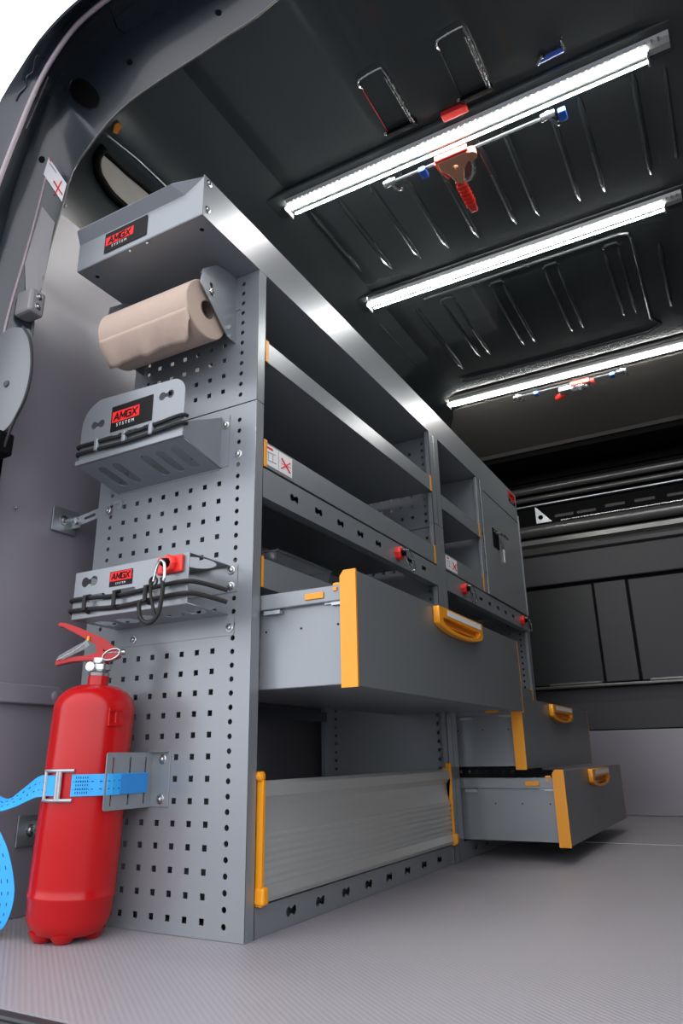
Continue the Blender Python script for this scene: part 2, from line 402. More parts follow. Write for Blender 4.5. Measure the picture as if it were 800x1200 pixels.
# sticker on the frame
def fsq(px, m, t, off): return obj('sticker', decal(px, bvF, t, off), m, tr)
fsq([(57, 185), (78, 216), (72.5, 237), (51, 205)], 'white', .0006, .002)
def line(parent, p, q, r, m, nm='print'): return obj(nm, tube([p, q], r, 5), m, parent)
for a, b in (((63, 213), (73, 229)), ((72, 213), (64, 229)), ):
    line(tr, cast(*a, bvF, .0035)[0], cast(*b, bvF, .0035)[0], .0014, 'redprint')
line(tr, cast(58, 192, bvF, .0035)[0], cast(66, 203, bvF, .0035)[0], .0007, 'greyprint'); line(tr, cast(60, 190, bvF, .0035)[0], cast(58, 187, bvF, .0035)[0], .0012, 'redprint')

# lower pillar trim with reflector, switch box and cable on the left
sl = struct('trim_2', B(-.56, 1.25, -.40, -.382, -.06, -.002, bev=.004), 'dark')
for y, z in ((-.404, -.012), (-.408, -.03)): smooth(obj('sill_bead', tube([(-.55, y, z), (1.24, y, z)], .005, 8), 'dark2', sl))
bvL = BVHTree.FromPolygons([v.co.copy() for v in wl.data.vertices], [tuple(p.vertices) for p in wl.data.polygons])
cut = [(117, 179), (115, 190), (117, 201), (123, 213), (134, 227), (149, 242), (176, 230), (148, 205)]
P0 = [cast(a, b, bvL, .004) for a, b in cut]
obj('beige_inset', decal(cut, bvL, .002, .003), 'beige', wl)
smooth(obj('inset_rim', tube(smoothpath([cast(a, b, bvL, .006)[0] for a, b in ((121, 172), (113, 184), (113, 201), (120, 215), (131, 230), (150, 247))], 4), .011, 10), 'void', wl))
smooth(obj('roof_rail', tube([cast(a, b, bvL, .004)[0] for a, b in ((118, 175), (148, 203), (180, 229))], .006, 8), 'void', wl))
smooth(obj('roof_seam', tube([cast(a, b, bvL, .003)[0] for a, b in ((125, 158), (160, 186), (196, 220))], .0022, 8), 'galv', wl))
obj('lamp_lens', decal([(133, 145), (138, 142), (142, 147), (136, 156), (131, 154)], bvL, .004, .004), 'orange_dark', wl)
# belt strip and bolt on lining
BX = -.561
smooth(obj('belt_strip', sheet([rrect(-.30, .045, .410, .450, .017)], .012, frame((BX + .006, 0, 0), (0, 1, 0), (0, 0, 1)), .003), 'wall', wl))
smooth(obj('belt_bolt', lathe([(0, 0), (.012, 0), (.012, .003), (.008, .006), (0, .007)], (BX + .012, .022, .430), (1, 0, 0), 16), 'wall', wl))
scr(wl, (BX, -.131, .832), (1, 0, 0), .004, 'lining_rivet'); scr(wl, (-.506, -.15, 1.632), (1, 0, .3), .006, 'lining_rivet')

def screws(par, L, n, r=.0085):
    for p in L: scr(par, p, n, r)

pb = thing('latch_box', 'light grey plastic box with two silver screws on the rear pillar', 'box', (-.475, -.205, 1.30))
def onF(a, b, off=.004):
    q = cast(a, b, bvF, off); return q[0] if q else onY(a, b, -.22)
def smoothpath2(L):
    q = smoothpath([(a, b, 0) for a, b in L + L[:1]], 4)[:-1]; return [(p.x, p.y) for p in q]
pc = onY(40, 360, -.215)
obj('lower_trim', decal([(49, 243), (64, 262), (56, 298), (49, 336), (44, 345), (30, 345), (29, 310), (38, 280)], bvF, .002, .003), 'trimgrey', tr)
obj('housing', B(pc.x - .028, pc.x + .026, -.245, -.205, pc.z - .032, pc.z + .03, bev=.007), 'trimgrey', pb)
for dz in (-.014, .012): scr(pb, (pc.x + .026, -.224, pc.z + dz), (1, 0, 0), .008)
mp_ = [onY(a, b, -.272) for a, b in smoothpath2([(34, 386), (38, 400), (37, 436), (29, 468), (15, 496), (2, 508), (-12, 505), (-17, 460), (-9, 410), (12, 386)])]
pr = obj('marker_plate', sheet([[(p.x, p.z) for p in mp_]], .006, frame((0, -.272, 0), (1, 0, 0), (0, 0, 1)), .001), 'drawer', None, loc=onY(15, 450, -.272)); tag(pr, 'pale oval plastic cover plate with a dark bolt on the left pillar', 'cover')
smooth(obj('bolt', lathe([(0, 0), (.008, 0), (.007, .003), (0, .004)], onY(8, 450, -.276), (0, -1, 0), 14), 'dark2', pr))
cb = obj('grey_cable', tube(smoothpath([onY(a, b, -.282) for a, b in ((27, 383), (35, 398), (37, 430), (30, 465), (17, 492), (9, 512), (5, 524))], 5), .003, 8), 'black', None, loc=onY(27, 383, -.282)); smooth(cb)
tag(cb, 'thin dark cable curving down from the grey pillar box', 'cable')
q = onY(6, 520, -.27); kb = obj('cable_socket', B(q.x - .025, q.x + .018, -.300, -.262, q.z - .03, q.z + .018, bev=.005), 'void', None, loc=q); tag(kb, 'black plastic cable socket at the lower end of the dark cable', 'socket')
smooth(obj('grommet', lathe([(0, .006), (.006, .006), (.007, 0), (.007, -.01)], (q.x - .004, -.282, q.z + .019), (.2, 0, 1), 12), 'black', kb))
ps = thing('pillar_strip', 'pale pink rubber edge strip running down the left door pillar', 'strip', onY(28, 310, -.235))
smooth(obj('strip', tube(smoothpath([onF(a, b) for a, b in ((53, 210), (41, 258), (28, 305), (12, 360), (2, 405), (-8, 460))], 4), .003, 8), 'seal', ps))
pt = obj('inner_trim', tube([(0, 0, 0), (0, 0, .01)], .001), 'trimgrey', ps); bpy.data.objects.remove(pt)

# ------------------------------------------------------------------ shelving rack
rk = thing('shelving_rack', 'grey perforated steel shelving and drawer rack along the left van wall', 'shelving', (-.2, 0, 0))
T = .0016
PX = frame((0, 0, 0), (1, 0, 0), (0, 0, 1))          # u=x, v=z, normal -y
def side_panel(y, z0, z1, xl, holes_left, upper=False):
    loops = [rect(xl, 0, z0 + .0008, z1 - .0008) if not upper else [(xl, z0), (0, z0), (0, z1), (xl, z1)]]
    zz = z0 + (.026 if not upper else .0425)
    i = 0
    while zz < z1 - .02:
        for k in range(8):
            x = -.091 - k * .0386
            if x - .02 > xl + .04 and (y < .1 or y > 2 or zz > .85): loops.append(sq(x, zz, .0053))
        zz += .0386
    zz = z0 + .022
    while zz < z1 - .015:
        loops.append(circ(-.043, zz, .0052, 10)); loops.append(circ(holes_left, zz, .0050, 10)); zz += .0257
    return sheet(loops, T, frame((0, y, 0), (1, 0, 0), (0, 0, 1)))
def flange(y0, y1, z0, z1): return B(-T, 0, y0, y1, z0, z1)
def panel(y, s, nm, zs=((0, 1.009), (1.011, 1.339)), fw=.028):
    out = []
    for j, (z0, z1) in enumerate(zs):
        xl, hl = (-.445, -.402) if j == 0 else (-.362, -.318)
        bm = merge(side_panel(y, z0, z1, xl, hl, j == 1), B(-T, 0, min(y, y + s * fw), max(y, y + s * fw), z0, z1, ), B(-.016, 0, y + s * fw - s * T, y + s * fw, z0, z1), B(xl, xl + T, min(y, y + s * .02), max(y, y + s * .02), z0, z1))
        out.append(obj(nm, bm, 'steel', rk))
    return out
panel(0.0008, 1, 'end_panel')
panel(1.0285, -1, 'divider_panel', fw=.040); panel(1.0315, 1, 'divider_panel', fw=.040)
panel(2.069, -1, 'end_panel')
obj('door_post', merge(B(-.34, -T, 1.49, 1.4916, .87, 1.338), B(-.012, 0, 1.477, 1.51, .925, 1.338, bev=.002)), 'steel', rk)
# top tray: one long folded channel that overhangs the end panel
bt = merge(B(-.362, 0, -.2, 2.072, 1.340, 1.3416), B(-T, 0, -.2, 2.072, 1.3416, 1.442), B(-.014, -T, -.19, 2.072, 1.4404, 1.442), B(-.362, -.3604, -.2, 2.072, 1.3416, 1.442),
           B(-.362, 0, 2.0704, 2.072, 1.3416, 1.442))
tt = obj('top_tray', bt, 'steel', rk)
# folded end lip: upright face, then a hem leaning outward, chamfered beside the front beam
hem = bmesh.new()
v = [hem.verts.new(p) for p in ((-.362, -.2005, 1.342), (0, -.2005, 1.342), (0, -.2005, 1.436), (-.05, -.2005, 1.412), (-.362, -.2005, 1.412),
     (-.350, -.222, 1.431), (-.072, -.222, 1.431), (-.348, -.221, 1.436), (-.070, -.219, 1.437))]
hem.faces.new((v[0], v[1], v[2], v[3], v[4])); hem.faces.new((v[4], v[3], v[6], v[5])); hem.faces.new((v[5], v[6], v[8], v[7])); hem.faces.new((v[3], v[2], v[6])); hem.faces.new((v[2], v[8], v[6]))
ho = obj('end_lip', hem, 'steel', tt); md = ho.modifiers.new('s', 'SOLIDIFY'); md.thickness = .0015
screws(tt, [(.0002, -.185, 1.43), (.0002, -.185, 1.362)], (1, 0, 0), .008)
for x in (-.03, -.335): obj('hole', lathe([(0, 0), (.005, 0), (.005, -.0006), (0, -.0006)], (x, -.165, 1.3398), (0, 0, -1), 10), 'void', tt)
screws(tt, [(-.155, -.193, 1.3398), (-.205, -.193, 1.3398)], (0, 0, -1), .005)

def bold_letters(h, o, u, v, t=.0007, slant=.14):
    """the four heavy slanted capitals A M G X cut as flat strokes"""
    G = {'A': [((0, 0), (.42, 1)), ((.42, 1), (.84, 0)), ((.18, .3), (.66, .3))],
         'M': [((0, 0), (0, 1)), ((0, 1), (.44, .25)), ((.44, .25), (.88, 1)), ((.88, 1), (.88, 0))],
         'G': [((.80, .86), (.62, 1)), ((.62, 1), (.15, 1)), ((.15, 1), (0, .85)), ((0, .85), (0, .15)), ((0, .15), (.15, 0)), ((.15, 0), (.80, 0)), ((.80, 0), (.80, .48)), ((.80, .48), (.45, .48))],
         'X': [((0, 0), (.80, 1)), ((0, 1), (.80, 0))]}
    U = Vector(u).normalized(); V = Vector(v).normalized(); N_ = U.cross(V); o = Vector(o); bm = bmesh.new()
    adv = {'A': 1.12, 'M': 1.18, 'G': 1.08, 'X': .80}; W = sum(adv.values()); x = -W / 2; k = h * .80; wd = h * .085
    for c in 'AMGX':
        for p, q in G[c]:
            P = [o + U * ((x + a) * k + (b - .5) * h * slant) + V * ((b - .5) * k) for a, b in (p, q)]
            d = (P[1] - P[0]).normalized(); s_ = N_.cross(d) * wd; P = [P[0] - d * wd * .7, P[1] + d * wd * .7]
            vs = [bm.verts.new(a + s_ * g + N_ * z) for z in (0, t) for a, g in ((P[0], -1), (P[1], -1), (P[1], 1), (P[0], 1))]
            for f in ((3, 2, 1, 0), (4, 5, 6, 7), (0, 1, 5, 4), (1, 2, 6, 5), (2, 3, 7, 6), (3, 0, 4, 7)): bm.faces.new([vs[i] for i in f])
        x += adv[c]
    return bm
def badge(par, o, u, v, wd, h, txt_h=.4, full=True):
    """black plate, red field with the maker's lettering, small white letters below; o = centre"""
    n = Vector(u).normalized().cross(Vector(v).normalized()); o = Vector(o)
    b0 = obj('badge', sheet([rect(-wd / 2, wd / 2, -h / 2, h / 2)], .0006, frame(o + n * .0004, u, v)), 'blackprint', par, label='black and red maker badge reading AMGX SYSTEM')
    U = Vector(u).normalized(); V = Vector(v).normalized()
    cx = -.14 * wd if full else 0; rw = .66 * wd if full else .94 * wd; rh = .42 * h if full else .62 * h; cy = .06 * h if full else .15 * h
    c = o + U * cx + V * cy + n * .0008
    bm_par = b0 if ORG.get(par) is not None and par.parent is None else par
    obj('red_field', sheet([rect(-rw / 2, rw / 2, -rh / 2, rh / 2)], .0006, frame(c, u, v)), 'redprint', bm_par)
    obj('lettering', bold_letters(min(rh * .86, rw / 4.1), c + n * .0003, u, v), 'blackprint', bm_par)
    obj('lettering', text('S Y S T E M', h * .13, frame(o + U * cx - V * (h * (.27 if full else .34)) + n * .0008, u, v), .0002), 'white', bm_par)
badge(tt, (-.215, -.2018, 1.380), (1, 0, 0), (0, 0, 1), .125, .052)
badge(tt, (.0008, 1.995, 1.405), (0, 1, 0), (0, 0, 1), .10, .055, full=False)

def clip(par, y, z0, z1, x=0):
    obj('end_clip', B(x - .02, x + .0012, y, y + .012, z0, z1 + .004, bev=.001), 'orange', par, label='orange plastic end clip')
def shelf(y0, y1, z0, z1, clips=(1, 1), x=0, nm='shelf', back=-.35):
    bm = merge(B(back, x, y0, y1, z0, z0 + T), B(x - T, x, y0, y1, z0, z1), B(x - .014, x - T, y0, y1, z1 - T, z1), B(x - .014, x - .0124, y0, y1, z1 - .012, z1 - T), B(back, back + T, y0, y1, z0, z1))
    s = obj(nm, bm, 'steel', rk)
    if clips[0]: clip(s, y0, z0, z1, x)
    if clips[1]: clip(s, y1 - .012, z0, z1, x)
    return s
shelf(.0295, .988, 1.117, 1.168)
s3 = shelf(.0295, .988, .868, .926)
shelf(1.072, 1.477, 1.082, 1.134, (0, 1)); s3b = shelf(1.072, 2.04, .868, .926, (0, 0)); clip(s3b, 1.465, .868, .926)
shelf(.030, .988, .612, .672, (1, 1), x=-.004)
shelf(1.072, 2.04, .50, .545, (0, 1), x=-.004)
shelf(1.072, 2.04, .262, .266, (0, 0), x=-.012)
YZ = frame((0, 0, 0), (0, 1, 0), (0, 0, 1))           # u=y, v=z, normal +x
def rail(y0, y1, zc, h, skip=(), ys=(), x=0):
    bm = sheet([rect(y0, y1, zc - h, zc + h)] + [dogbone(y, zc) for y in ys], T, frame((x - T / 2, 0, 0), (0, 1, 0), (0, 0, 1)))
    m2 = merge(bm, B(x - .03, x - T, y0, y1, zc - h, zc - h + T), B(x - .03, x - .03 + T, y0, y1, zc - h, zc + h), B(x - .03, x - T, y0, y1, zc + h - T, zc + h))  # closed back and top added to keep light out of the holes
    return m2
obj('hook_rail', rail(.0295, .988, .832, .032, ys=[.15 + .1045 * k for k in range(8) if k != 5]), 'steel', rk)
obj('hook_rail', rail(1.072, 2.04, .832, .032, ys=[1.32 + .102 * k for k in range(6)]), 'steel', rk)
for ya_, yb_ in ((.03, .988), (1.072, 2.04)): obj('base_shelf', B(-.43, -.034, ya_, yb_, .046, .048), 'steel', rk)
obj('kick_plate', rail(.0295, .988, .0245, .0240, ys=[.15 + .1045 * k for k in range(8)], x=-.003), 'steel', rk)
obj('kick_plate', rail(1.072, 2.04, .0245, .0240, ys=[1.18 + .1045 * k for k in range(8)], x=-.003), 'steel', rk)
# instruction stickers with a red cross
def inst(par, y, zc, wd, h, x=.0002):
    F = lambda dy, dz, dx=0: (x + .0004 + dx, y + dy, zc + dz)
    s = obj('sticker', B(x, x + .0006, y, y + wd, zc - h / 2, zc + h / 2), 'white', par, label='white instruction sticker with a red cross')
    a = tube([F(wd * .60, -h * .30, .0006), F(wd * .92, h * .22, .0006)], .0018, 5); tube([F(wd * .60, h * .22, .0006), F(wd * .92, -h * .30, .0006)], .0018, 5, bm=a)
    g = bmesh.new()
    for dy0, dy1, dz in ((.08, .38, .12), (.14, .42, -.28), (.6, .95, -.06)):
        tube([F(wd * dy0, h * dz, .0005), F(wd * dy1, h * (dz + .05), .0005)], .0007, 4, bm=g)
    for dy in (.14, .3): tube([F(wd * dy, h * .12, .0005), F(wd * dy, -h * .26, .0005)], .0006, 4, bm=g)
    tube([F(wd * .5, h * .46, .0005), F(wd * .5, -h * .46, .0005)], .0004, 4, bm=g)
    obj('red_cross', a, 'redprint', s); obj('pictogram', g, 'greyprint', s)
    obj('red_heading', B(x + .0004, x + .001, y + wd * .08, y + wd * .3, zc + h * .3, zc + h * .4), 'redprint', s)
inst(s3, .030, .899, .108, .046); inst(s3b, 1.075, .898, .105, .046)

# cabinet door at the far top
dr = obj('cabinet_door', merge(B(.0005, .0045, 1.513, 2.062, .868, 1.336, bev=.0015), B(-.02, -.004, 1.515, 1.517, .87, 1.334), B(-.02, -.004, 2.058, 2.06, .87, 1.334)), 'steel', rk)
obj('door_groove', B(.0045, .0051, 1.54, 2.05, 1.297, 1.3005), 'void', dr)
obj('door_edge', B(.004, .0075, 2.052, 2.064, .868, 1.336, bev=.001), 'steel', dr)
obj('lock_plate', B(.004, .008, 1.625, 1.70, 1.085, 1.165, bev=.001), 'void', dr)
smooth(obj('lock_handle', merge(tube([(.004, 1.66, 1.15), (.02, 1.67, 1.148), (.024, 1.73, 1.150), (.022, 1.78, 1.150)], [.006, .006, .005, .004], 8), lathe([(0, 0), (.012, 0), (.012, .008), (0, .009)], (.003, 1.655, 1.152), (1, 0, 0), 14)), 'chrome', dr))
smooth(obj('lock_cylinder', lathe([(0, 0), (.017, 0), (.017, .006), (0, .008)], (0, 1.755, 1.105), (1, 0, 0), 18), 'steel_dark', dr))
obj('key', merge(B(.006, .009, 1.746, 1.770, 1.088, 1.10), B(.006, .009, 1.752, 1.764, 1.045, 1.088)), 'white', dr, label='pale silver key in the lock')

# drawers
def handle(par, x, yc, zt, wd=.30, h=.056):
    a = wd / 2
    F = frame((x + .008, yc, zt), (0, 1, 0), (0, 0, 1))
    bot = [(a * math.cos(t), -h * .62 - h * .38 * math.sin(t)) for t in [math.pi * i / 14 for i in range(15)]]
    outer = [(-a, 0)] + [(-p[0], p[1]) for p in bot] + [(a, 0)]
    inn = [(-a * .84, -.024)] + [(-p[0] * .84, (p[1] + .006) * .97) for p in bot] + [(a * .84, -.024)]
    ha = obj('handle', sheet([outer, inn], .013, F, .001), 'orange', par, label='orange recessed grip')
    bb = sheet([[(p[0] * 1.02, p[1]) for p in inn]], .002, frame((x + .0015, yc, zt), (0, 1, 0), (0, 0, 1)))
    obj('handle_recess', merge(bb, B(x + .002, x + .012, yc - a * .82, yc + a * .82, zt - h * .74, zt - h * .68)), 'orange_dark', par)
    obj('handle_label', B(x + .0155, x + .0163, yc - a * .66, yc + a * .90, zt - .017, zt - .004), 'white', par)
def drawer(xf, y0, y1, z0, z1, slot, hy=None, hz=None):
    yi0, yi1 = y0 + .028, y1 - .028; xb = xf - .40
    zb = z0 + .006; zt = z1 - .045
    box = merge(B(xb, xf - .028, yi0, yi0 + T, zb, zt), B(xb, xf - .028, yi1 - T, yi1, zb, zt), B(xb, xb + T, yi0, yi1, zb, zt), B(xb, xf - .028, yi0, yi1, zb, zb + T))
    d = obj('drawer', box, 'steel', rk)
    obj('drawer_front', B(xf - .026, xf, y0 + .004, y1 - .004, z0, z1, bev=.001), 'drawer', d)
    for ya, sgn in ((y0, 1), (y1, -1)):
        k_ = .0025 if sgn > 0 else .0003
        pr = [(xf - .030, z0 - .002), (xf + k_, z0 - .002), (xf + k_, z1 + k_), (xf - .022, z1 + k_), (xf - .030, z1 - .008)]
        ya, yb = (ya, ya + .005) if sgn > 0 else (ya - .005, ya)
        o_ = obj('edge_strip', extr(pr, 'y', ya, yb, 'xz'), 'orange', d, label='orange plastic edge strip')
        obj('slide_rail', merge(B(xb, xf - .03, yi0 - .012 if sgn > 0 else yi1, yi0 if sgn > 0 else yi1 + .012, zt - .004, zt + .026, bev=.002), ), 'steel', d)
    # clips on the near slide
    xc = xf - .085
    obj('slide_clip', merge(B(xc - .028, xc + .012, yi0 - .0155, yi0 - .012, zt + .004, zt + .016, bev=.001), B(xf - .052, xf - .044, yi0 - .015, yi0 - .012, zt + .015, zt + .021), B(xf - .055, xf - .038, yi0 - .011, yi0 - .004, zt + .024, zt + .031, bev=.002)), 'orange', d, label='small orange clip')
    obj('slide_catch', merge(B(xf - .06, xf - .032, yi0 - .008, yi0 - .002, zt - .010, zt - .004), B(xf - .075, xf - .06, yi0 - .006, yi0 - .002, zt - .007, zt - .004)), 'galv', d)
    obj('slide_catch', B(.008, .045, yi0 - .014, yi0 - .004, zt - .014, zt - .007), 'galv', d)
    for xx in (xf - .05, xf - .13, xf - .21):
        obj('rivet_hole', lathe([(0, .0006), (.0022, .0006), (.0022, 0)], (xx, yi0, zt - .045), (0, -1, 0), 8), 'void', d)
    handle(d, xf, (y0 + y1) / 2 + slot, z1 - .004)
    return d
drawer(.215, .015, 1.062, .407, .612, .0)
drawer(.203, 1.072, 2.068, .248, .450, .0)
drawer(.305, 1.072, 2.068, .046, .243, .0)

# hinged aluminium front at the bottom
prof = [(-.004, .052)]
xs = [(-.004, .052), (.006, .054), (.010, .062), (.006, .074)]
for k in range(7):
    z = .080 + k * .0125; xs += [(.004, z), (.0055, z + .002), (.0055, z + .0065), (.003, z + .009)]
xs += [(.001, .172), (-.003, .195), (-.004, .212), (.004, .222), (.008, .226), (.008, .246), (.002, .252), (-.010, .252)]
xs2 = xs + [(-.012, .245), (-.012, .056)]
fo = obj('hinged_front', extr(xs2, 'y', .040, .968, 'xz'), 'alu', rk, label='ribbed bare aluminium flap')
for y in (.030, .969):
    obj('end_cap', merge(extr([(-.014, .050), (.0105, .050), (.0115, .254), (-.014, .256)], 'y', y + (.003 if y < .5 else 0), y + (.010 if y < .5 else .007), 'xz')), 'orange', fo, label='orange plastic end cap')
    smooth(obj('cap_knob', lathe([(0, 0), (.009, 0), (.009, .010), (.005, .013), (0, .013)], (-.002, y + .005, .260), (1, 0, 0), 14), 'orange', fo))
    obj('cap_latch', B(-.004, .018, y - .001, y + .017, .052, .08, bev=.004), 'orange', fo)

# back brackets holding rack panels: vertical stiffener seen in the open lower bay
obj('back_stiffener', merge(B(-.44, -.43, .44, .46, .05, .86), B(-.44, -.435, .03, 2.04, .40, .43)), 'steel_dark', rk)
# small screws on the end panel
screws(rk, [(-.405, 0, .913)], (0, -1, 0), .009)
screws(rk, [(-.33, .99, 1.30)], (0, -1, 0), .006)

# ------------------------------------------------------------------ upper bottle holder
def cord(par, pts, r=.0042): return smooth(obj('elastic_cord', tube(smoothpath(pts, 5), r, 8), 'black', par, label='black elastic cord'))
b1 = thing('upper_tool_holder', 'grey steel holder with rounded front plate and slotted floor, higher on the perforated panel', 'holder', (-.24, 0, .90), 'steel holders on the end panel')
XL, XR, YFp = -.384, -.090, -.12
op = []
for cx_, cz_, a0 in ((XR - .035, 1.000, 0), (XL + .060, .985, 90)):
    rr = .035 if a0 == 0 else .060
    for i in range(9):
        t = math.radians(a0 + 90 * i / 8); op.append((cx_ + rr * math.cos(t), cz_ + rr * math.sin(t)))
# notches along the lower part where the cord is laced
outl = [(XL, .930), (XL, .908), (XR, .908), (XR, .930)] + op
hol = [dogbone(-.335, .985, .011, .0095, .0045), dogbone(-.140, 1.003, .011, .0095, .0045), rrect(-.335, -.285, .938, .948, .003, 2), rrect(-.27, -.215, .938, .948, .003, 2), rrect(-.2, -.15, .938, .948, .003, 2)]
obj('front_plate', sheet([outl] + hol, .0016, frame((0, YFp, 0), (1, 0, 0), (0, 0, 1))), 'steel', b1)
obj('front_lip', B(XL - .004, XR + .004, YFp - .006, YFp, .897, .908, bev=.001), 'steel', b1)
slots = []
for k in range(6):
    x = -.338 + k * .041
    if k != 2: slots.append(rrect(x - .0115, x + .0115, .020, .100, .011, 4))
fm = frame((0, YFp, .897), (1, 0, 0), (0, .12, -.026)); L_ = .1228
obj('floor_plate', sheet([rect(XL, XR, 0, L_)] + slots, .0016, fm), 'steel', b1)
SP = frame((XR, 0, 0), (0, -1, 0), (0, 0, 1))
obj('side_plate', merge(sheet([[(0, .872), (.12, .898), (.12, .930), (0, .990)]], .0016, SP), B(XR, XR + .022, -.0016, 0, .872, .990)), 'steel', b1)
obj('side_plate', merge(sheet([[(0, .872), (.12, .898), (.12, .925), (0, .950)]], .0016, frame((XL, 0, 0), (0, -1, 0), (0, 0, 1)))), 'steel', b1)
obj('back_flange', B(XL, XR, -.0016, 0, .868, .90), 'steel', b1)
screws(b1, [(XR + .012, -.0016, .968)], (0, -1, 0), .009)
screws(b1, [(-.043, -.0, .893)], (0, -1, 0), .009)
zc = [.922, .939]
for z in zc:
    cord(b1, [(XR + .006, YFp + .004, z + .004), (XR - .003, YFp - .007, z + .003), (-.16, YFp - .006, z), (-.24, YFp - .007, z - .003), (-.32, YFp - .006, z), (XL + .004, YFp - .006, z + .001), (XL - .004, YFp + .004, z)])
for x in (-.325, -.245, -.170):
    obj('cord_tab', B(x - .006, x + .006, YFp - .011, YFp, .918, .946, bev=.003), 'steel', b1)
badge(b1, (-.235, YFp - .0012, .985), (1, 0, 0), (0, 0, 1), .118, .060)

# ------------------------------------------------------------------ lower holder
b2 = thing('lower_can_holder', 'grey steel can holder with round holes, hung above the red fire extinguisher', 'holder', (-.2, 0, .58), 'steel holders on the end panel')
XL, XR = -.353, -.055
hol = [dogbone(-.312, .632, .012, .0105, .005), rrect(-.315, -.265, .590, .604, .006, 3), rrect(-.235, -.185, .592, .606, .006, 3), rrect(-.15, -.10, .590, .602, .006, 3)]
obj('front_plate', sheet([rect(XL, XR, .585, .654)] + hol, .0016, frame((0, -.12, 0), (1, 0, 0), (0, 0, 1))), 'steel', b2)
obj('front_lip', B(XL, XR, -.1208, -.1192, .559, .585), 'steel', b2)
def zslope(z0, z1, holes, xl=XL, xr=XR):
    return sheet([rect(xl, xr, 0, .12)] + holes, .0016, frame((0, -.12, z0), (1, 0, 0), (0, .12, z1 - z0)))
cans = [circ(-.32 + .058 * k, .060, .024, 20) for k in range(5)]
obj('top_plate', zslope(.654, .654, [circ(-.095, .062, .036, 24, .048), circ(-.195, .062, .036, 24, .048), circ(-.295, .062, .036, 24, .048)]), 'steel', b2)
obj('floor_plate', zslope(.559, .556, cans), 'steel', b2)
obj('back_flange', merge(B(XL, XR + .015, -.0016, 0, .516, .556), B(XL, XR + .02, -.0016, 0, .600, .654)), 'steel', b2)
screws(b2, [(-.050, -.0016, .644), (-.050, -.0016, .612), (-.050, -.0016, .530), (-.30, -.0016, .53)], (0, -1, 0), .009)
for z in (.574, .596):
    cord(b2, [(XR + .055, -.075, z - .012), (XR + .02, -.108, z), (XR - .005, -.128, z + .002), (-.13, -.128, z), (-.22, -.127, z - .004), (-.30, -.127, z), (XL + .002, -.126, z + .001), (XL - .004, -.112, z)], .0045)
for x in (-.305, -.225, -.145):
    smooth(obj('cord_tab', tube([(x, -.122, .569), (x, -.135, .572), (x, -.135, .598), (x, -.122, .601)], .0045, 8), 'black', b2))
c = (-.225, -.1212, .628)
badge(b2, c, (1, 0, 0), (0, 0, 1), .060, .030, full=False)
# red anchor and carabiner
k2 = thing('red_anchor_knob', 'red plastic anchor on the can holder front plate', 'knob', (-.10, -.12, .632), 'red anchor knobs')
def knob(par, p, ax, s=1.0, m='redplas'):
    ax = Vector(ax); u = ax.orthogonal().normalized()
    bm = lathe([(0, -.006), (.020 * s, -.006), (.021 * s, -.002), (.021 * s, .006), (.018 * s, .010), (.012 * s, .011), (.011 * s, .006), (0, .006)], p, ax, 8)
    smooth(obj('knob_body', bm, m, par), 30)
    smooth(obj('knob_stud', lathe([(0, 0), (.009 * s, 0), (.009 * s, .019), (.006 * s, .021), (0, .021)], p, ax, 14), 'void', par))
obj('knob_plate', B(-.128, -.066, -.128, -.121, .618, .652, bev=.004), 'redplas', k2); knob(k2, (-.095, -.128, .635), (0, -1, 0), .85)
cr = thing('carabiner_hook', 'wire carabiner clipped to the red anchor, with a black open hook below', 'carabiner', (-.10, -.145, .635))
L = smoothpath([(-.112, -.150, .600), (-.106, -.150, .625), (-.098, -.150, .637), (-.088, -.150, .630), (-.086, -.150, .605), (-.090, -.150, .595)], 4)
smooth(obj('wire_loop', tube(L, .0028, 8), 'chrome', cr, label='bright steel wire loop'))
L = smoothpath([(-.092, -.150, .604), (-.088, -.150, .585), (-.092, -.151, .545), (-.102, -.152, .528), (-.118, -.153, .524), (-.134, -.154, .536), (-.139, -.154, .556), (-.138, -.154, .566)], 4)
smooth(obj('hook', tube(L, .0040, 8), 'black', cr, label='black coated open hook'))
L = smoothpath([(-.112, -.150, .604), (-.118, -.150, .585), (-.108, -.150, .550), (-.100, -.151, .532)], 4)
smooth(obj('gate', tube(L, .0030, 8), 'black', cr))
smooth(obj('ring', tube([(-.112 + .009 * math.cos(t * .524), -.150, .600 + .009 * math.sin(t * .524)) for t in range(12)], .0022, 6, closed=True), 'black', cr))

# red knobs with snap hooks along the hook rails
for y, lab in ((.686, 'red anchor knob with wire hook on the hook rail of the near bay'), (1.225, 'red anchor knob with wire hook beside the middle post'), (1.955, 'red anchor knob with wire hook under the locked cabinet door')):
    k = thing('red_anchor_knob', lab, 'knob', (0, y, .832), 'red anchor knobs')
    knob(k, (.006, y, .832), (1, 0, 0), .95)
    smooth(obj('snap_hook', tube(smoothpath([(.022, y + .002, .842), (.030, y + .020, .838), (.030, y + .045, .815), (.026, y + .062, .800), (.020, y + .058, .792), (.018, y + .04, .806), (.020, y + .015, .825)], 4), .0032, 8, closed=True), 'chrome', k))

